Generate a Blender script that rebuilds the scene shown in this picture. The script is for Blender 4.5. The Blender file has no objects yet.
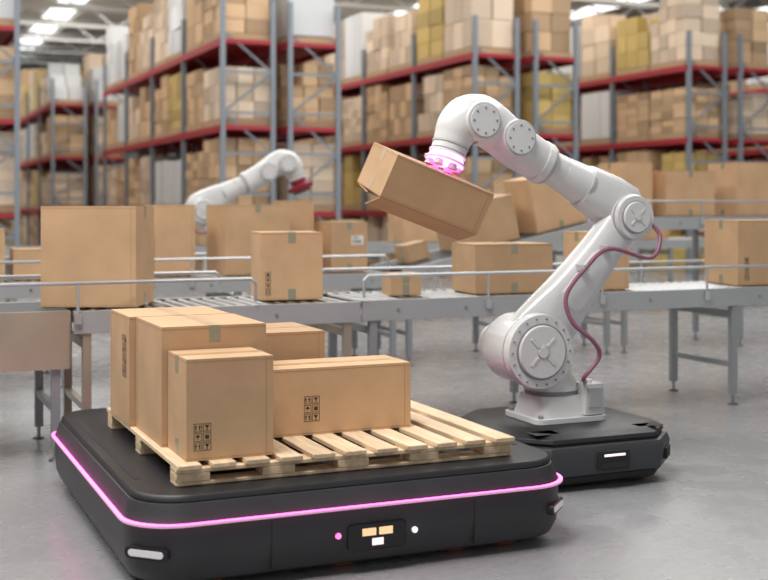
import bpy, math, random
from mathutils import Vector, Matrix
random.seed(11)
V=Vector
scn=bpy.context.scene
scn.view_settings.view_transform='Standard'
scn.view_settings.look='None'
scn.view_settings.exposure=0.0

# ------------------------------------------------------------ materials
MATS={}
def mat(name,col,rough=.5,metal=0,noise=0,nscale=5,bump=0,bscale=60,emit=None,estr=0,island=0,objrand=0,stretch=None,col2=None,coat=0):
    m=bpy.data.materials.new(name); m.use_nodes=True
    nt=m.node_tree; N=nt.nodes; L=nt.links
    b=N['Principled BSDF']
    b.inputs['Base Color'].default_value=(*col,1)
    b.inputs['Roughness'].default_value=rough
    b.inputs['Metallic'].default_value=metal
    if coat: b.inputs['Coat Weight'].default_value=coat
    tc=N.new('ShaderNodeTexCoord'); mp=N.new('ShaderNodeMapping')
    L.new(tc.outputs['Object'],mp.inputs['Vector'])
    if stretch: mp.inputs['Scale'].default_value=stretch
    cur=None
    if noise:
        nz=N.new('ShaderNodeTexNoise'); nz.inputs['Scale'].default_value=nscale; nz.inputs['Detail'].default_value=6
        L.new(mp.outputs[0],nz.inputs['Vector'])
        mx=N.new('ShaderNodeMix'); mx.data_type='RGBA'
        c2=col2 if col2 else tuple(min(1,c*(1+noise)) for c in col)
        c1=tuple(c*(1-noise) for c in col)
        mx.inputs[6].default_value=(*c1,1); mx.inputs[7].default_value=(*c2,1)
        mr=N.new('ShaderNodeMapRange'); mr.inputs[1].default_value=.3; mr.inputs[2].default_value=.7
        L.new(nz.outputs['Fac'],mr.inputs[0]); L.new(mr.outputs[0],mx.inputs[0])
        cur=mx.outputs[2]
        L.new(cur,b.inputs['Base Color'])
    if island or objrand:
        if island:
            g=N.new('ShaderNodeNewGeometry'); src=g.outputs['Random Per Island']; amt=island
        else:
            g=N.new('ShaderNodeObjectInfo'); src=g.outputs['Random']; amt=objrand
        hs=N.new('ShaderNodeHueSaturation')
        mr2=N.new('ShaderNodeMapRange'); mr2.inputs[3].default_value=1-amt; mr2.inputs[4].default_value=1+amt
        L.new(src,mr2.inputs[0]); L.new(mr2.outputs[0],hs.inputs['Value'])
        if cur: L.new(cur,hs.inputs['Color'])
        else: hs.inputs['Color'].default_value=(*col,1)
        L.new(hs.outputs[0],b.inputs['Base Color'])
    if bump:
        nb=N.new('ShaderNodeTexNoise'); nb.inputs['Scale'].default_value=bscale; nb.inputs['Detail'].default_value=4
        L.new(mp.outputs[0],nb.inputs['Vector'])
        bp=N.new('ShaderNodeBump'); bp.inputs['Strength'].default_value=bump; bp.inputs['Distance'].default_value=.01
        L.new(nb.outputs['Fac'],bp.inputs['Height']); L.new(bp.outputs[0],b.inputs['Normal'])
    if emit:
        b.inputs['Emission Color'].default_value=(*emit,1); b.inputs['Emission Strength'].default_value=estr
    MATS[name]=m
    return m
mat('kraft',(.57,.36,.20),.75,noise=.10,nscale=3.5,bump=.10,bscale=28,objrand=.12)
mat('kraft_edge',(.36,.205,.095),.8)
mat('tape',(.30,.28,.19),.3)
mat('tape_tan',(.45,.29,.15),.3)
mat('ink',(.05,.04,.03),.8)
mat('paper_label',(.78,.77,.74),.6)
mat('seam',(.14,.08,.04),.9)
mat('cartons',(.54,.37,.22),.8,island=.36)
mat('cartons_pale',(.66,.53,.40),.8,island=.26)
mat('cartons_yellow',(.52,.38,.13),.7,island=.25)
mat('wrap_white',(.70,.72,.73),.35,island=.16)
mat('wood',(.70,.52,.34),.7,noise=.18,nscale=4,bump=.15,bscale=30,stretch=(9,1,9),island=.12)
mat('wood_rack',(.45,.32,.19),.8)
mat('amr_body',(.030,.030,.033),.45,noise=.25,nscale=3,bump=.12,bscale=300)
mat('amr_deck',(.014,.014,.016),.45,bump=.1,bscale=200)
mat('amr_grey',(.04,.042,.046),.45,bump=.1,bscale=200)
mat('rubber',(.02,.02,.02),.8)
mat('strip',(.5,.3,.42),.4,emit=(1.0,.45,.68),estr=.42)
mat('strip_glow',(.9,.2,.6),.4,emit=(1.0,.05,.45),estr=7.5)
mat('ring_glow',(.9,.3,.7),.4,emit=(1.0,.16,.70),estr=6)
mat('led_pink',(1,.2,.5),.4,emit=(1,.15,.40),estr=2)
mat('led_white',(1,1,1),.4,emit=(1,.74,.82),estr=.75)
mat('led_amber',(1,.8,.4),.4,emit=(1,.58,.34),estr=.6)
mat('glass_black',(.01,.01,.012),.12)
mat('lens_white',(.7,.7,.7),.25,emit=(1,.9,.95),estr=.1)
mat('orange',(.6,.12,.03),.6)
mat('robot_white',(.69,.69,.685),.30,noise=.02,nscale=2,coat=.3)
mat('robot_line',(.47,.47,.47),.4)
mat('robot_grey',(.24,.25,.26),.4)
mat('robot_dark',(.06,.06,.065),.45)
mat('hose',(.27,.10,.16),.4)
mat('gripper_red',(.25,.015,.03),.5)
mat('steel',(.60,.62,.63),.34,metal=.75,noise=.06,nscale=4)
mat('steel_paint',(.43,.44,.445),.38,metal=.25,noise=.05,nscale=2)
mat('roller',(.36,.37,.38),.28,metal=.9)
mat('belt',(.05,.055,.06),.6)
mat('beige',(.46,.385,.30),.28,metal=.45,noise=.15,nscale=2.5)  # conveyor skirt tan: cardboard reflection put into the base colour; legs reuse it
mat('leg',(.33,.34,.35),.42,metal=.35)
mat('rack_post',(.24,.27,.31),.45,metal=.2)
mat('rack_red',(.36,.02,.035),.5)
mat('ceil',(.50,.51,.50),.8)
mat('truss',(.60,.61,.60),.6)
mat('wallm',(.27,.30,.28),.8,noise=.05,nscale=.3)
mat('skylight',(1,1,1),.5,emit=(.95,.98,1),estr=1.8)
mat('lampglow',(1,1,1),.5,emit=(1,.97,.9),estr=9)

# floor: polished concrete
fm=mat('concrete',(.262,.264,.27),.42,noise=.07,nscale=.9,bump=.03,bscale=14)
nt=fm.node_tree; N=nt.nodes; L=nt.links
b=N['Principled BSDF']
tc=N.new('ShaderNodeTexCoord'); n2=N.new('ShaderNodeTexNoise'); n2.inputs['Scale'].default_value=4; n2.inputs['Detail'].default_value=10
L.new(tc.outputs['Object'],n2.inputs['Vector'])
mr=N.new('ShaderNodeMapRange'); mr.inputs[1].default_value=.35; mr.inputs[2].default_value=.65; mr.inputs[3].default_value=.22; mr.inputs[4].default_value=.31
L.new(n2.outputs['Fac'],mr.inputs[0]); L.new(mr.outputs[0],b.inputs['Roughness'])
old=b.inputs['Base Color'].links[0].from_socket
vor=N.new('ShaderNodeTexNoise'); vor.inputs['Scale'].default_value=22; vor.inputs['Detail'].default_value=10
L.new(tc.outputs['Object'],vor.inputs['Vector'])
mr3=N.new('ShaderNodeMapRange'); mr3.inputs[1].default_value=.33; mr3.inputs[2].default_value=.52; mr3.inputs[3].default_value=.92; mr3.inputs[4].default_value=1.02
L.new(vor.outputs['Fac'],mr3.inputs[0])
hs=N.new('ShaderNodeHueSaturation'); L.new(old,hs.inputs['Color']); L.new(mr3.outputs[0],hs.inputs['Value'])
L.new(hs.outputs[0],b.inputs['Base Color'])

# ------------------------------------------------------------ mesh builder
class MB:
    def __init__(s): s.v=[];s.f=[];s.m=[];s.names=[]; s.T=None
    def mi(s,n):
        if n not in s.names: s.names.append(n)
        return s.names.index(n)
    def add(s,vs,fs,m):
        o=len(s.v); k=s.mi(m)
        if s.T is not None: vs=[s.T@V(p) for p in vs]
        s.v+= [tuple(p) for p in vs]
        for f in fs: s.f.append(tuple(i+o for i in f)); s.m.append(k)
    def box(s,c,d,m,R=None):
        c=V(c);hx,hy,hz=d[0]/2,d[1]/2,d[2]/2
        vs=[V((x,y,z)) for x in(-hx,hx) for y in(-hy,hy) for z in(-hz,hz)]
        if R is not None: vs=[R@p for p in vs]
        vs=[p+c for p in vs]
        s.add(vs,[(0,1,3,2),(4,6,7,5),(0,4,5,1),(2,3,7,6),(0,2,6,4),(1,5,7,3)],m)
    def bb(s,x0,x1,y0,y1,z0,z1,m): s.box(((x0+x1)/2,(y0+y1)/2,(z0+z1)/2),(x1-x0,y1-y0,z1-z0),m)
    def loft(s,rings,m,caps=True):
        n=len(rings[0]); vs=[p for r in rings for p in r]; fs=[]
        for k in range(len(rings)-1):
            for i in range(n):
                j=(i+1)%n
                fs.append((k*n+i,k*n+j,(k+1)*n+j,(k+1)*n+i))
        if caps: fs.append(tuple(range(n))[::-1]); fs.append(tuple((len(rings)-1)*n+i for i in range(n)))
        s.add(vs,fs,m)
    def cyl(s,p0,p1,r0,m,r1=None,n=20,caps=True):
        p0=V(p0);p1=V(p1); r1=r0 if r1 is None else r1
        d=(p1-p0).normalized(); a=d.orthogonal().normalized(); c=d.cross(a)
        R=[[p+ (a*math.cos(t)+c*math.sin(t))*r for t in [2*math.pi*i/n for i in range(n)]] for p,r in((p0,r0),(p1,r1))]
        s.loft(R,m,caps)
    def tube(s,pts,r,m,n=10,smooth=0):
        pts=[V(p) for p in pts]
        if smooth:
            q=[]
            P=[pts[0]]+pts+[pts[-1]]
            for i in range(1,len(P)-2):
                for k in range(smooth):
                    t=k/smooth
                    a,b_,c,d=P[i-1],P[i],P[i+1],P[i+2]
                    q.append(.5*((2*b_)+(c-a)*t+(2*a-5*b_+4*c-d)*t*t+(3*b_-a-3*c+d)*t**3))
            q.append(pts[-1]); pts=q
        rr=r if isinstance(r,(list,tuple)) else [r]*len(pts)
        if smooth and isinstance(r,(list,tuple)):
            rr=[]; 
            for i in range(len(pts)):
                t=i/(len(pts)-1)*(len(r)-1); k=min(int(t),len(r)-2); rr.append(r[k]+(r[k+1]-r[k])*(t-k))
        rings=[]; prev=None
        for i,p in enumerate(pts):
            d=(pts[min(i+1,len(pts)-1)]-pts[max(i-1,0)]).normalized()
            if prev is None: a=d.orthogonal().normalized()
            else: a=(prev-d*prev.dot(d)).normalized()
            prev=a; c=d.cross(a)
            rings.append([p+(a*math.cos(2*math.pi*k/n)+c*math.sin(2*math.pi*k/n))*rr[i] for k in range(n)])
        s.loft(rings,m)
    def build(s,name,loc=(0,0,0),rotz=0,bevel=0,bseg=2,R=None,angle=35):
        me=bpy.data.meshes.new(name)
        me.from_pydata(s.v,[],s.f)
        for n in s.names: me.materials.append(MATS[n])
        me.polygons.foreach_set('material_index',s.m)
        me.polygons.foreach_set('use_smooth',[True]*len(s.f))
        me.update()
        try: me.set_sharp_from_angle(angle=math.radians(angle))
        except Exception: pass
        ob=bpy.data.objects.new(name,me); scn.collection.objects.link(ob)
        if R is not None: ob.matrix_world=Matrix.Translation(V(loc))@R.to_4x4()
        else:
            ob.location=loc; ob.rotation_euler=(0,0,rotz)
        if bevel:
            bm=ob.modifiers.new('bevel','BEVEL'); bm.width=bevel; bm.segments=bseg; bm.limit_method='ANGLE'; bm.angle_limit=math.radians(35)
            bm.harden_normals=False
        return ob
def rrect(x0,x1,y0,y1,r,z,n=8):
    out=[]
    for cx,cy,a0 in((x1-r,y0+r,-90),(x1-r,y1-r,0),(x0+r,y1-r,90),(x0+r,y0+r,180)):
        for k in range(n+1):
            t=math.radians(a0+90*k/n); out.append(V((cx+r*math.cos(t),cy+r*math.sin(t),z)))
    return out
def RY(deg): return Matrix.Rotation(math.radians(deg),3,'Y')
def RX(deg): return Matrix.Rotation(math.radians(deg),3,'X')
def RZ(deg): return Matrix.Rotation(math.radians(deg),3,'Z')

# ------------------------------------------------------------ room
m=MB(); m.bb(-14,40,-6,62,-.1,0,'concrete'); m.build('floor')
m=MB(); m.bb(-14,40,62,62.3,0,9.3,'wallm'); m.build('wall_back')
m=MB(); m.bb(40,40.3,-6,62.3,0,9.3,'wallm'); m.build('wall_right')
m=MB(); m.bb(-14.3,-14,-6,62.3,0,9.3,'wallm'); m.build('wall_left')
m=MB(); m.bb(-14,40,-6,62,9.0,9.3,'ceil'); m.build('ceiling')
for i in range(8):
    x=-12+i*6.2
    m=MB(); m.bb(x,x+.9,14,60,8.93,8.995,'skylight'); m.build('skylight_strip')
m=MB()
for i in range(13):
    y=12+i*4
    m.bb(-13.9,39.9,y-.08,y+.08,8.6,8.75,'truss'); m.bb(-13.9,39.9,y-.06,y+.06,7.9,8.0,'truss')
    for k in range(26):
        x=-13.5+2*k
        m.tube([(x,y,7.95),(x+1,y,8.65),(x+2,y,7.95)],.04,'truss',n=4)
for i in range(7):
    m.bb(-12+i*8,-11.8+i*8,12,61,8.62,8.9,'truss')
m.build('roof_truss')
# lamps hang from the ceiling on a rod with a small canopy
for (x,y) in ((21,26),(27,32),(15,38)):
    m=MB(); m.cyl((0,0,.25),(0,0,0),.12,'truss',r1=.38,n=24); m.cyl((0,0,-.02),(0,0,0),.34,'lampglow',n=24)
    m.cyl((0,0,.25),(0,0,2.37),.012,'truss',n=6); m.cyl((0,0,2.35),(0,0,2.398),.07,'truss',n=12); m.build('high_bay_lamp',(x,y,6.6))

# ------------------------------------------------------------ cartons
def icons(m,face,sx,sy,sz,u0,v0,cols,rows,s=.05):
    def P(u,v,o=.0012):
        if face=='front': return V((-sx/2+u,-sy/2-o,v))
        if face=='left': return V((-sx/2-o,sy/2-u,v))
        if face=='right': return V((sx/2+o,-sy/2+u,v))
    def q(u,v,w,h,mt='ink',o=.0012):
        m.add([P(u,v,o),P(u+w,v,o),P(u+w,v+h,o),P(u,v+h,o)],[(0,1,2,3)],mt)
    def tri(a,b,c): m.add([P(*a),P(*b),P(*c)],[(0,1,2)],'ink')
    if cols==0:   # paper shipping label with barcode
        q(u0,v0,s,s*.7,'paper_label',.0010)
        x=u0+.1*s
        while x<u0+.85*s:
            w=random.uniform(.01,.04)*s; q(x,v0+.1*s,w,.25*s,o=.0014); x+=w+random.uniform(.012,.03)*s
        for k in range(3): q(u0+.1*s,v0+(.43+.08*k)*s,random.uniform(.3,.7)*s,.03*s,o=.0014)
        return
    t=s*.07
    for i in range(cols):
        for j in range(rows):
            u=u0+i*s*1.12; v=v0+j*s*1.12
            q(u,v,s,t);q(u,v+s-t,s,t);q(u,v,t,s);q(u+s-t,v,t,s)
            k=(i+j*cols)%4
            if k==0:
                q(u+.2*s,v+.2*s,.12*s,.4*s); tri((u+.1*s,v+.55*s),(u+.42*s,v+.55*s),(u+.26*s,v+.85*s))
                q(u+.65*s,v+.2*s,.12*s,.4*s); tri((u+.55*s,v+.55*s),(u+.87*s,v+.55*s),(u+.71*s,v+.85*s))
            elif k==1:
                tri((u+.2*s,v+.8*s),(u+.5*s,v+.35*s),(u+.8*s,v+.8*s)); q(u+.46*s,v+.2*s,.08*s,.3*s); q(u+.3*s,v+.16*s,.4*s,.06*s)
            elif k==2:
                tri((u+.15*s,v+.5*s),(u+.85*s,v+.5*s),(u+.5*s,v+.85*s)); q(u+.47*s,v+.18*s,.07*s,.4*s)
            else:
                q(u+.25*s,v+.25*s,.5*s,.5*s)
def carton(pos,size,rotz=0,tape='x',ic=(),R=None,tm='tape',drop=.07,flap=False):
    sx,sy,sz=size
    m=MB()
    m.bb(-sx/2,sx/2,-sy/2,sy/2,0,sz-.006,'kraft')
    g=.003
    tt='tape_tan'
    if tape=='x':
        m.bb(-sx/2+.001,sx/2-.001,-sy/2+.001,-g,sz-.0055,sz,'kraft'); m.bb(-sx/2+.001,sx/2-.001,g,sy/2-.001,sz-.0055,sz,'kraft')
        m.bb(-sx/2+.004,sx/2-.004,-g+.0003,g-.0003,sz-.0055,sz-.003,'seam')
        w=.025
        m.bb(-sx/2-.001,sx/2+.001,-w,w,sz+.0002,sz+.001,tt)
        for sg in(-1,1):
            m.box((sg*(sx/2+.0006),0,sz-drop/2),(.001,2*w,drop),tm)
            m.box((sg*(sx/2+.0006),0,drop/2+.002),(.001,2*w,drop),tm)
        m.box((sx/2-.03,-sy/2-.0004,sz/2),(.002,.0008,sz*.97),'kraft_edge')
    else:
        m.bb(-sx/2+.001,-g,-sy/2+.001,sy/2-.001,sz-.0055,sz,'kraft'); m.bb(g,sx/2-.001,-sy/2+.001,sy/2-.001,sz-.0055,sz,'kraft')
        m.bb(-g+.0003,g-.0003,-sy/2+.004,sy/2-.004,sz-.0055,sz-.003,'seam')
        w=.025
        m.bb(-w,w,-sy/2-.001,sy/2+.001,sz+.0002,sz+.001,tt)
        for sg in(-1,1):
            m.box((0,sg*(sy/2+.0006),sz-drop/2),(2*w,.001,drop),tm)
            m.box((0,sg*(sy/2+.0006),drop/2+.002),(2*w,.001,drop),tm)
        m.box((-sx/2-.0004,sy/2-.03,sz/2),(.0008,.002,sz*.97),'kraft_edge')
    m.box((0,-sy/2-.0003,sz-.012),(sx*.99,.0006,.0022),'kraft_edge'); m.box((-sx/2-.0003,0,sz-.012),(.0006,sy*.99,.0022),'kraft_edge')
    m.box((0,-sy/2-.0003,.009),(sx*.99,.0006,.0018),'kraft_edge')
    if flap:
        # bottom flaps: front one hangs open, rear one sags a little
        for sg,an in((-1,-24),(1,5)):
            Rf=RX(an); w_=sy*.46
            c=V((0,sg*(sy/2-.003),-.003))+Rf@V((0,-sg*w_/2,0))
            m.box(c,(sx*.985,w_,.005),'kraft',Rf)
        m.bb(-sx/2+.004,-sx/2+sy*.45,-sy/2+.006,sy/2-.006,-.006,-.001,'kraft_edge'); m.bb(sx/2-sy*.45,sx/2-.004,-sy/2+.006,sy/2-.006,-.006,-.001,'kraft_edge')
    for i in ic: icons(m,i[0],sx,sy,sz,*i[1:])
    return m.build('cardboard_box',pos,math.radians(rotz),R=R,bevel=0)
def cart(a0,a1,b0,b1,z,h,**k):
    return carton(((a0+a1)/2,(b0+b1)/2,z),(a1-a0,b1-b0,h),**k)

# ------------------------------------------------------------ transport AMR with pallet
AX0,AX1,AY0,AY1=.925,2.90,4.50,6.74
ZS=.268
m=MB()
def ring(z,i,r=.22): return rrect(AX0+i,AX1-i,AY0+i,AY1-i,max(.05,r-i*.4),z,12)
m.loft([ring(.035,.065),ring(.05,.04),ring(.10,.018),ring(.17,.012),ring(ZS-.012,.012),ring(ZS,.008)],'amr_body')
m.loft([ring(ZS,.008),ring(ZS+.0005,.001)],'amr_body',caps=False)
m.loft([ring(ZS+.0005,.012),ring(ZS+.002,-.004)],'strip_glow',caps=False)
m.loft([ring(ZS+.002,-.005),ring(ZS+.0115,-.005)],'strip',caps=False)
m.loft([ring(ZS+.0115,-.004),ring(ZS+.013,.012)],'strip_glow',caps=False)
m.loft([ring(ZS+.013,.010),ring(ZS+.022,.015),ring(.325,.026),ring(.350,.036),ring(.353,.042)],'amr_body')
m.loft([ring(.353,.05),ring(.357,.052)],'rubber',caps=False)
m.loft([ring(.357,.040),ring(.372,.044),ring(.380,.052)],'amr_deck')
m.bb(AX0+.09,AX0+.12,AY0+.4,AY1-.4,.379,.3812,'rubber'); m.bb(AX1-.12,AX1-.09,AY0+.4,AY1-.4,.379,.3812,'rubber')
cx=1.93; fy=AY0+.014
m.loft([[V((p.x,fy-.004-o,p.y)) for p in rrect(cx-.13+i,cx+.13-i,.095+i,.205-i,.02,0,4)] for o,i in((-.02,0),(.004,0),(.008,.004))],'glass_black')
m.box((cx-.038,fy-.0135,.170),(.06,.003,.03),'led_amber'); m.box((cx+.036,fy-.0135,.170),(.06,.003,.03),'led_amber')
m.box((cx,fy-.0135,.128),(.05,.003,.028),'led_white')
m.cyl((cx-.17,fy+.01,.165),(cx-.17,fy-.008,.165),.012,'led_pink',n=14)
m.cyl((cx+.17,fy+.01,.155),(cx+.17,fy-.008,.155),.013,'led_white',n=14)
for x in(cx-.45,cx+.45): m.bb(x-.002,x+.002,fy-.003,fy+.01,.06,ZS-.014,'rubber')
for sx_,px in((-1,AX0+.075),(1,AX1-.075)):
    R=RZ(sx_*45)
    def cap(L_,H_,o0,o1,mt):
        c=V((px,AY0+.078,.165)); rr=[]
        for o in (o0,o1):
            rr.append([c+R@V((p.x,o,p.y)) for p in rrect(-L_/2,L_/2,-H_/2,H_/2,H_*.48,0,5)])
        m.loft(rr,mt)
    cap(.19,.048,.03,-.008,'amr_deck'); cap(.155,.026,.03,-.012,'lens_white')
for x in(AX0+.35,cx-.1,AX1-.55,AX1-.3):
    for y in(AY0+.16,AY1-.25):
        m.cyl((x-.035,y,.06),(x+.035,y,.06),.06,'orange',n=20); m.cyl((x-.04,y,.06),(x+.04,y,.06),.03,'rubber',n=12)
m.build('transport_robot_cart',bevel=0)

# pallet
PX0,PX1,PY0,PY1=1.14,2.66,4.66,6.16
m=MB()
nsl=11; w=.098; pitch=(PX1-PX0-w)/(nsl-1)
for i in range(nsl):
    x=PX0+i*pitch; j=random.uniform(-.006,.006)
    m.bb(x,x+w,PY0+j,PY1+j,.449,.470,'wood')
for y in(PY0+.03,(PY0+PY1)/2-.05,PY1-.13):
    m.bb(PX0,PX1,y,y+.10,.431,.449,'wood')
    for x in(PX0,PX0+.36,(PX0+PX1)/2-.07,PX1-.36-.14,PX1-.14):
        m.bb(x,x+.14,y,y+.10,.396,.431,'wood')
    m.bb(PX0,PX1,y,y+.10,.381,.396,'wood')
m.build('wooden_pallet',bevel=.003,bseg=1)

zP=.4705
cart(1.19,1.555,4.722,5.04,zP,.41,tape='x',ic=(('front',.03,.04,2,3,.034),))
cart(1.165,1.63,5.048,5.56,zP,.51,tape='y')
cart(1.135,1.62,5.575,6.03,zP,.51,tape='y',ic=(('left',.30,.22,2,4,.045),))
cart(1.64,2.335,5.06,5.36,zP,.30,tape='x',ic=(('front',.17,.06,2,3,.035),))
cart(1.68,2.06,5.46,5.92,zP,.42,tape='x')

# ------------------------------------------------------------ carrier base
def octo(x0,x1,y0,y1,c,z,i=0):
    x0+=i;x1-=i;y0+=i;y1-=i;c2=c
    pts=[(x0+c2,y0),(x1-c2,y0),(x1,y0+c2),(x1,y1-c2),(x1-c2,y1),(x0+c2,y1),(x0,y1-c2),(x0,y0+c2)]
    return [V((p[0],p[1],z)) for p in pts]
def carrier(name,cx,cy,W=1.04,D=1.0):
    m=MB(); x0,x1,y0,y1=-W/2,W/2,-D/2,D/2
    o=lambda z,i,c=.17: octo(x0,x1,y0,y1,c,z,i)
    m.loft([o(.03,.06),o(.045,.035),o(.075,.03)],'rubber')
    m.loft([o(.075,.035),o(.085,.012),o(.20,0),o(.235,.012),o(.24,.03)],'amr_grey')
    m.loft([o(.24,.035),o(.255,.03)],'rubber',caps=False)
    m.loft([o(.255,.025),o(.275,.03),o(.29,.055),o(.30,.07)],'amr_deck')
    m.box((.03,y0-.002,.155),(.19,.02,.10),'rubber'); m.box((.03,y0-.013,.182),(.13,.008,.012),'led_white')
    m.box((.03,y0-.010,.130),(.16,.01,.03),'glass_black')
    for sx_ in(-1,1):
        m.box((sx_*(W/2-.085),y0+.085,.15),(.12,.02,.06),'rubber',RZ(sx_*45))
        for sy_ in (-1,1):
            m.cyl((sx_*(W/2-.2)-.03,sy_*(D/2-.2),.055),(sx_*(W/2-.2)+.03,sy_*(D/2-.2),.055),.055,'rubber',n=18)
    m.box((.33,y0+.12,.2985),(.16,.08,.003),'rubber'); m.box((-.32,y0+.13,.2985),(.15,.1,.003),'amr_grey')
    return m.build(name,(cx,cy,0),bevel=.006)
carrier('mobile_robot_base',3.61,5.83)

# ------------------------------------------------------------ robot arm
def xring(m,c,r,y,d=-1,matx='robot_white'):
    x,z=c
    m.cyl((x,y,z),(x,y+d*.006,z),r*.98,'robot_grey',n=40)
    m.cyl((x,y,z),(x,y+d*.020,z),r*.94,matx,n=40,r1=r*.89)
    for k in range(4):
        t=math.radians(45+90*k); R=Matrix.Rotation(-t,3,'Y')
        m.box((x+math.cos(t)*r*.40,y+d*.0195,z+math.sin(t)*r*.40),(r*.56,.004,r*.14),'robot_line',R)
        m.box((x+math.cos(t)*r*.40,y+d*.021,z+math.sin(t)*r*.40),(r*.52,.006,r*.10),matx,R)
    m.cyl((x,y,z),(x,y+d*.024,z),r*.24,'robot_line',n=20); m.cyl((x,y,z),(x,y+d*.028,z),r*.20,matx,n=20)
def link(m,pts,mt,n=28,p=2.6):
    rings=[]
    for i,q in enumerate(pts):
        a=pts[max(i-1,0)];c=pts[min(i+1,len(pts)-1)]
        d=V((c[0]-a[0],0,c[1]-a[1])).normalized(); nrm=V((-d.z,0,d.x))
        r=[]
        for k in range(n):
            t=2*math.pi*k/n; ct,st=math.cos(t),math.sin(t)
            u=math.copysign(abs(ct)**(2/p),ct)*q[3]; w_=math.copysign(abs(st)**(2/p),st)*q[4]
            r.append(V((q[0],q[2],q[1]))+nrm*u+V((0,1,0))*w_)
        rings.append(r)
    m.loft(rings,mt)
GD=V((-.36,-.04,-.93)).normalized(); GT=V((-.640,.02,1.53))
def robot(name,x,y,z0,mirror=1,sc=1,grip='robot_white',rot=0):
    m=MB()
    if mirror<0: m.T=Matrix.Diagonal((-1,1,1))
    W='robot_white'
    m.loft([rrect(-.22,.24,-.2,.2,.05,z,5) for z in(0,.028)],W)
    for sx_ in(-.18,.20):
        for sy_ in(-.16,.16): m.cyl((sx_,sy_,.028),(sx_,sy_,.045),.016,'robot_grey',n=10)
    m.loft([rrect(-.19,.15,-.16,.16,.06,.028,6),rrect(-.18,.14,-.155,.155,.07,.07,6),rrect(-.165,.12,-.145,.145,.08,.14,6)],W)
    m.cyl((-.02,0,.14),(-.02,0,.165),.15,'robot_grey',n=36)
    def el(cx,z,rx,ry): return [V((cx+rx*math.cos(2*math.pi*k/32),ry*math.sin(2*math.pi*k/32),z)) for k in range(32)]
    m.loft([el(-.02,.165,.155,.155),el(-.03,.20,.158,.15),el(-.07,.27,.16,.14),el(-.12,.35,.165,.15),el(-.17,.42,.17,.15)],W)
    m.box((.15,-.13,.12),(.12,.12,.17),W); m.box((.15,-.195,.13),(.09,.012,.11),'robot_line'); m.box((.22,-.1,.075),(.05,.1,.09),W)
    m.cyl((.13,-.13,.20),(.13,-.13,.225),.035,W,n=16)
    S=(-.19,.398)
    m.cyl((S[0],-.13,S[1]),(S[0],.13,S[1]),.192,W,n=48)
    m.cyl((S[0],.13,S[1]),(S[0],.23,S[1]),.182,W,n=48,r1=.15)
    m.cyl((S[0]-.0,.23,S[1]),(S[0],.34,S[1]),.12,W,n=32,r1=.11); m.cyl((S[0],.34,S[1]),(S[0],.355,S[1]),.095,'robot_grey',n=32)
    m.cyl((S[0],-.115,S[1]),(S[0],-.145,S[1]),.204,'robot_grey',n=48)
    m.cyl((S[0],-.135,S[1]),(S[0],-.185,S[1]),.210,W,n=48,r1=.202)
    xring(m,S,.158,-.185)
    for k in range(18):
        t=2*math.pi*k/18; m.cyl((S[0]+.181*math.cos(t),-.183,S[1]+.181*math.sin(t)),(S[0]+.181*math.cos(t),-.192,S[1]+.181*math.sin(t)),.006,'robot_grey',n=8)
    E=(.449,1.13)
    def lerp(t,off=0):
        dx,dz=E[0]-S[0],E[1]-S[1]
        return (S[0]+dx*t, S[1]+dz*t)
    pr=[(0,.185,.07),(.12,.190,.08),(.25,.172,.092),(.38,.150,.097),(.55,.132,.094),(.72,.120,.088),(.88,.116,.082),(1,.118,.07)]
    link(m,[(*lerp(t),-.045,w_,th) for t,w_,th in pr],W)
    link(m,[(*lerp(t),-.130,w_,.016) for t,w_ in((.32,.05),(.36,.085),(.66,.074),(.72,.04))],W,p=4)
    m.cyl((E[0],-.12,E[1]),(E[0],.14,E[1]),.130,W,n=40)
    m.cyl((E[0],-.12,E[1]),(E[0],-.13,E[1]),.132,'robot_grey',n=40)
    m.cyl((E[0],-.13,E[1]),(E[0],-.155,E[1]),.131,W,n=40,r1=.122)
    xring(m,E,.096,-.155)
    m.cyl((E[0],.14,E[1]),(E[0],.22,E[1]),.10,W,n=32,r1=.08)
    link(m,[(.545,1.10,.02,.070,.07),(.53,1.125,.02,.110,.10),(.46,1.18,.02,.146,.128),(.36,1.235,.02,.142,.128),(.25,1.29,.02,.128,.12),(.197,1.315,.02,.120,.114)],W,p=3)
    m.box((.53,-.09,1.12),(.09,.03,.07),'robot_grey',Matrix.Rotation(math.radians(25),3,'Y')); m.box((.54,-.07,1.15),(.05,.05,.04),W)
    m.cyl((.50,.02,1.14),(.585,.02,1.095),.055,W,n=24); m.cyl((.585,.02,1.095),(.60,.02,1.087),.048,'robot_grey',n=24)
    def cy(p,q,r0,r1,mt=W,n=36): m.cyl((p[0],.02,p[1]),(q[0],.02,q[1]),r0,mt,r1=r1,n=n)
    cy((.215,1.305),(.195,1.315),.123,.123,'robot_line')
    cy((.20,1.313),(.05,1.386),.117,.098)
    cy((.05,1.386),(-.04,1.424),.098,.096)
    cy((-.035,1.422),(-.06,1.433),.117,.119,'robot_line'); cy((-.055,1.431),(-.095,1.45),.124,.124)
    path=[(-.085,.02,1.446),(-.16,.02,1.486),(-.245,.02,1.535),(-.325,.02,1.590),(-.40,.02,1.640),(-.47,.02,1.668),(-.545,.02,1.662),(-.598,.02,1.618),(-.626,.02,1.565),(-.645,.018,1.52)]
    m.tube(path,[.116,.121,.124,.125,.132,.142,.137,.121,.106,.098],W,n=32,smooth=4)
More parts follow.
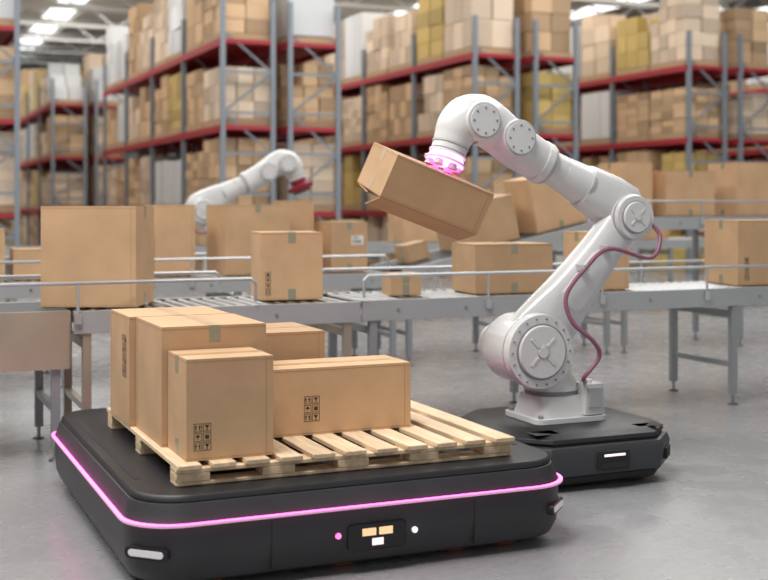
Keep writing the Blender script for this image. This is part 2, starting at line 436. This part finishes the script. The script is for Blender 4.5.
    for c,r in(((-.285,1.565),.096),((-.505,1.655),.096)):
        m.cyl((c[0],-.05,c[1]),(c[0],-.120,c[1]),r*1.14,W,n=32,r1=r*1.06); m.cyl((c[0],-.120,c[1]),(c[0],-.125,c[1]),r,'robot_line',n=32); m.cyl((c[0],-.123,c[1]),(c[0],-.132,c[1]),r*.92,W,n=32)
        for k in range(8):
            t=2*math.pi*k/8; m.cyl((c[0]+r*.72*math.cos(t),-.131,c[1]+r*.72*math.sin(t)),(c[0]+r*.72*math.cos(t),-.135,c[1]+r*.72*math.sin(t)),.007,'robot_grey',n=8)
    g=GD; T0=GT
    def cg(a,b_,r0,r1,mt): m.cyl(T0+g*a,T0+g*b_,r0,mt,r1=r1,n=36)
    cg(0,.012,.104,.104,'robot_line'); cg(.012,.045,.098,.098,W); cg(.045,.052,.088,.088,'robot_line')
    if grip=='gripper_red':
        cg(.052,.085,.09,.09,grip); cg(.085,.12,.075,.12,grip)
        cg(.12,.17,.15,.14,grip); cg(.17,.2,.10,.10,'robot_dark')
    else:
        cg(.052,.062,.105,.105,W); cg(.062,.085,.090,.100,'ring_glow'); cg(.085,.098,.075,.075,W); cg(.098,.108,.118,.118,W); cg(.108,.114,.105,.105,'ring_glow')
        for k in range(6):
            t=2*math.pi*k/6; a=g.orthogonal().normalized(); c=g.cross(a); p=T0+g*.114+(a*math.cos(t)+c*math.sin(t))*.08
            m.cyl(p,p+g*.03,.02,'robot_line',r1=.028,n=12)
    hp=[(.52,-.09,1.12),(.565,-.14,1.09),(.59,-.19,1.01),(.50,-.22,.90),(.24,-.20,.955),(.09,-.19,.85),(-.035,-.19,.70),(-.02,-.225,.56),(.10,-.25,.45),(.145,-.24,.36),(.06,-.22,.25),(.12,-.14,.215)]
    m.tube(hp,.0125,'hose',n=10,smooth=8)
    for p in(hp[4],hp[5]): m.box((p[0],-.15,p[2]),(.035,.10,.035),'robot_line')
    ob=m.build(name,(x,y,z0),math.radians(rot),bevel=.004)
    ob.scale=(sc,sc,sc)
    return ob
robot('robotic_arm',3.585,5.84,.301)

# held carton
R=RY(20)@RX(13)
hc=.235
gp=V((3.585,5.84,.301))+GT+GD*.150
up=R@V((0,0,1)); lx=R@V((1,0,0)); ly=R@V((0,1,0))
pos=gp-up*(hc+.008)-lx*.06-ly*.02
carton(pos,(.60,.40,hc),R=R,tape='x',tm='tape_tan',flap=True)

# rear robot
carrier('mobile_robot_base',3.76,12.6)
robot('robotic_arm',3.76,12.55,.301,mirror=-1,grip='gripper_red')

# ------------------------------------------------------------ conveyors
def conveyor(name,a0,a1,b0,b1,z0,z1=None,belt=False,legs=1.5,rail=None,skirt=0,legmat='leg'):
    z1=z0 if z1 is None else z1
    m=MB(); L_=math.hypot(a1-a0,z1-z0); ang=math.atan2(z1-z0,a1-a0); R=Matrix.Rotation(-ang,3,'Y')
    mid=V(((a0+a1)/2,(b0+b1)/2,(z0+z1)/2)); up=R@V((0,0,1)); ax=R@V((1,0,0))
    for sg,yy in((-1,b0),(1,b1)):
        c=V((mid.x,yy,mid.z))-up*.068
        m.box(c,(L_,.012,.13),'steel_paint',R)
        m.box(c+up*.062+V((0,-sg*.015,0)),(L_,.04,.008),'steel_paint',R)
        m.box(c-up*.062+V((0,-sg*.02,0)),(L_,.05,.008),'steel_paint',R)
        n=int(L_/.5)
        for i in range(n):
            p=c+ax*(-L_/2+.25+i*.5)
            m.cyl(p,p+V((0,sg*.012,0)),.012,'roller',n=8)
    if belt:
        m.box(mid-up*.012,(L_,b1-b0-.06,.02),'belt',R); m.box(mid-up*.10,(L_,b1-b0-.06,.02),'belt',R)
    else:
        n=int(L_/.085)
        for i in range(n):
            p=mid+ax*(-L_/2+.05+i*.085)-up*.027
            m.cyl((p.x,b0+.01,p.z),(p.x,b1-.01,p.z),.026,'roller',n=12)
    n=max(1,round((a1-a0)/legs))
    for i in range(n+1):
        t=i/n; x=a0+.08+(a1-a0-.16)*t; zt=z0+(z1-z0)*t-.12
        for yy in(b0+.03,b1-.03):
            m.box((x,yy,(zt+.06)/2+.02),(.05,.05,zt-.06),legmat)
            m.cyl((x,yy,.012),(x,yy,.09),.012,'roller',n=8); m.cyl((x,yy,0),(x,yy,.014),.042,'robot_dark',r1=.03,n=14)
        m.box((x,(b0+b1)/2,.3),(.04,b1-b0-.08,.04),legmat)
        if zt>.7: m.box((x,(b0+b1)/2,zt-.08),(.04,b1-b0-.08,.05),legmat)
    if skirt:
        m.bb(a0,a1,b0-.02,b0-.008,z0-skirt,z0-.0,'beige'); m.bb(a0,a1,b1+.008,b1+.02,z0-skirt,z0,'beige'); m.bb(a1-.015,a1,b0-.02,b1+.02,z0-skirt,z0-.06,'beige')
    if rail:
        for (r0,r1) in rail:
            for yy,zz in((b0-.02,.16),(b1+.02,.16)):
                zr=z0+zz
                pts=[(r0,yy,z0+.02),(r0,yy,zr-.03),(r0+.03,yy,zr),(r1-.03,yy,zr),(r1,yy,zr-.03),(r1,yy,z0+.02)]
                m.tube(pts,.011,'steel',n=8)
                k=max(1,int((r1-r0)/.9))
                for i in range(1,k):
                    x=r0+(r1-r0)*i/k; m.cyl((x,yy,z0-.06),(x,yy,zr),.009,'steel',n=8); m.box((x,yy,z0-.05),(.04,.02,.06),'steel')
    return m.build(name)
conveyor('belt_conveyor',-2.2,1.12,7.2,7.98,.88,belt=True,rail=[(-2.1,2.25)],skirt=.34,legs=1.6)
conveyor('roller_conveyor',1.14,2.96,7.2,7.98,.875,legmat='beige',legs=.9)
conveyor('roller_conveyor',2.98,10.5,7.2,7.98,.88,rail=[(2.98,10.3)],legs=1.5)
conveyor('roller_conveyor',-3,4.55,10.05,11.05,.88,rail=[(-2.9,4.4)])
conveyor('inclined_belt_conveyor',4.6,6.95,10.15,10.95,.90,1.38,belt=True)
conveyor('belt_conveyor',7.0,14.5,10.15,10.95,1.38,belt=True,rail=[(7.1,14.4)])
conveyor('roller_conveyor',0,14,14.4,15.2,1.0)

zc=.882
def at(a,b,z,s,**k): return carton((a,b,z),s,**k)
at(1.36,7.60,zc,(.58,.50,.61),rotz=-25,tape='x')
at(2.60,7.62,zc,(.41,.40,.44),rotz=-8,ic=(('front',.03,.03,1,4,.035),),tape='y')
at(4.22,7.58,zc,(.60,.42,.345),rotz=-4,tape='y')
at(3.42,7.56,zc,(.22,.18,.15),rotz=-5,tape='y')
at(5.02,7.58,zc,(.34,.36,.42),rotz=0)
at(6.48,7.58,zc,(.56,.46,.50),rotz=-6,ic=(('front',.06,.04,1,4,.04),))
at(8.3,7.58,zc,(.5,.46,.4))
at(3.22,10.52,zc,(.60,.62,.62),tape='y')
at(2.52,10.6,zc,(.36,.4,.62))
at(3.74,10.75,zc,(.30,.3,.66))
at(4.15,10.55,zc,(.36,.4,.46),tape='y',ic=(('front',.2,.25,0,0,.12),))
at(1.30,10.5,zc,(.30,.3,.25)); at(.9,10.5,zc,(.35,.4,.42)); at(2.0,10.55,zc,(.4,.42,.5))
al=-math.degrees(math.atan2(.48,2.35))
def inc(a,s,b=10.55,yaw=0,extra=0,**k):
    z=.90+(a-4.6)*.48/2.35+.004
    carton((a,b,z+abs(math.sin(math.radians(extra)))*s[0]*.5),s,R=RY(al+extra)@RZ(yaw),**k)
inc(4.90,(.24,.22,.17),yaw=8)
inc(5.62,(.66,.5,.44),yaw=-5)
inc(6.42,(.60,.46,.54),yaw=4,tape='y',ic=(('front',.36,.30,0,0,.14),))
at(7.35,10.55,1.382,(.40,.4,.56)); at(8.0,10.55,1.382,(.62,.5,.48),tape='y'); at(8.95,10.55,1.382,(.66,.5,.58)); at(9.8,10.55,1.382,(.5,.5,.4))
for a,s in((3.2,(.4,.4,.35)),(4.1,(.5,.4,.5)),(5.0,(.4,.4,.3)),(5.9,(.35,.35,.3)),(6.9,(.6,.5,.55)),(8.2,(.4,.5,.4)),(9.4,(.5,.5,.5)),(10.6,(.6,.5,.6)),(12,(.5,.5,.5))):
    at(a,14.8,1.002,s)

# ------------------------------------------------------------ racks
LV=[1.37,2.97,4.56]
def rack(a0,a1,b0,nb,bay=2.9):
    m=MB(); fr=[(a0,a0+1.05),(a1-1.05,a1)]
    b1=b0+nb*bay; H_=5.3
    for f0,f1 in fr:
        for i in range(nb+1):
            y=b0+i*bay
            for x in(f0,f1-.09):
                m.bb(x,x+.09,y-.04,y+.04,0,H_,'rack_post'); m.bb(x-.02,x+.11,y-.07,y+.07,0,.015,'rack_post')
            k=0; z=.2
            while z<H_-.6:
                m.tube([(f0+.05,y,z if k%2==0 else z+.75),(f1-.05,y,z+.75 if k%2==0 else z)],.026,'rack_post',n=4)
                m.box(((f0+f1)/2,y,z),(1.0,.03,.05),'rack_post')
                z+=.75;k+=1
        for z in LV:
            for x in(f0-.01,f1-.04): m.bb(x,x+.05,b0,b1,z-.13,z,'rack_red')
            m.bb(f0+.04,f1-.04,b0+.02,b1-.02,z-.04,z-.01,'rack_red')
            m.bb(f0,f1,b0-.03,b0+.02,z-.09,z-.01,'rack_red')
    m.build('pallet_rack')
    m=MB()
    for f0,f1 in fr:
        for i in range(nb):
            for z in [0]+LV:
                for k in range(2):
                    if random.random()<.01: continue
                    yc=b0+i*bay+.78+k*1.34; xc=(f0+f1)/2
                    W_,D_=.96,1.26
                    m.bb(xc-W_/2,xc+W_/2,yc-D_/2,yc+D_/2,z+.001,z+.13,'wood_rack')
                    typ=random.choices(['cartons','cartons_pale','cartons_yellow','wrap_white'],[5,4,1.3,3])[0]
                    hmax=random.uniform(1.05,1.40) if z<4.5 else random.uniform(1.0,1.9)
                    nx,ny=random.choice([(2,2),(2,3),(3,3),(2,4),(2,4)]); nz=random.choice([3,4,5,6])
                    if typ=='wrap_white': nx,ny,nz=random.choice([(1,1,1),(1,3,1),(2,6,1),(2,3,3),(1,8,1)])
                    for ix in range(nx):
                        for iy in range(ny):
                            top=nz
                            if random.random()<.22 and nz>1: top-=random.choice([1,1,2]) if nz>2 else 1
                            for iz in range(top):
                                cx_=xc-W_/2+(ix+.5)*W_/nx; cy_=yc-D_/2+(iy+.5)*D_/ny
                                h=(hmax-.14)/nz; j=random.uniform(.88,.985)
                                m.box((cx_+random.uniform(-.012,.012),cy_+random.uniform(-.012,.012),z+.135+h*(iz+.5)),(W_/nx*j,D_/ny*j,h*.975),typ)
    m.build('stacked_cartons')
for a0,a1,b0,nb in((.05,2.47,21.3,7),(6,8.35,21.3,4),(5.2,7.55,37,7),(11.2,13.65,21.3,8),(16.45,18.9,21.3,8),(21.7,24.1,21.3,8),(26.9,29.3,21.3,8)):
    rack(a0,a1,b0,nb)

# ------------------------------------------------------------ lights
def area(name,loc,sx,sy,p,col=(1,1,1),rot=(0,0,0)):
    l=bpy.data.lights.new(name,'AREA'); l.shape='RECTANGLE'; l.size=sx; l.size_y=sy; l.energy=p; l.color=col
    o=bpy.data.objects.new(name,l); o.location=loc; o.rotation_euler=[math.radians(r) for r in rot]; scn.collection.objects.link(o)
area('ceiling_light',(-.5,3.5,8),3,3,680,(1,.98,.955))
area('ceiling_light',(-4,8,8),3,7,560,(1,.985,.96))
area('ceiling_light',(9,9,8.3),6,9,740,(1,.99,.98))
area('ceiling_light',(6,17.5,8.3),26,3,1150,(1,.98,.95))
area('ceiling_light',(9,29,8.4),30,12,2200,(1,.97,.92))
area('ceiling_light',(9,45,8.4),34,10,2200,(1,.98,.95))
w=bpy.data.worlds.new('world'); scn.world=w; w.use_nodes=True
w.node_tree.nodes['Background'].inputs[0].default_value=(.97,.98,1,1); w.node_tree.nodes['Background'].inputs[1].default_value=.52

cd=bpy.data.cameras.new('camera'); co=bpy.data.objects.new('camera',cd); scn.collection.objects.link(co)
co.location=(0,0,1.5); co.rotation_euler=(math.radians(90),0,math.radians(-23.5))
cd.lens=56.25; cd.sensor_width=36; cd.shift_y=-85/768
cd.dof.use_dof=True; cd.dof.focus_distance=5.7; cd.dof.aperture_fstop=1.9
scn.camera=co
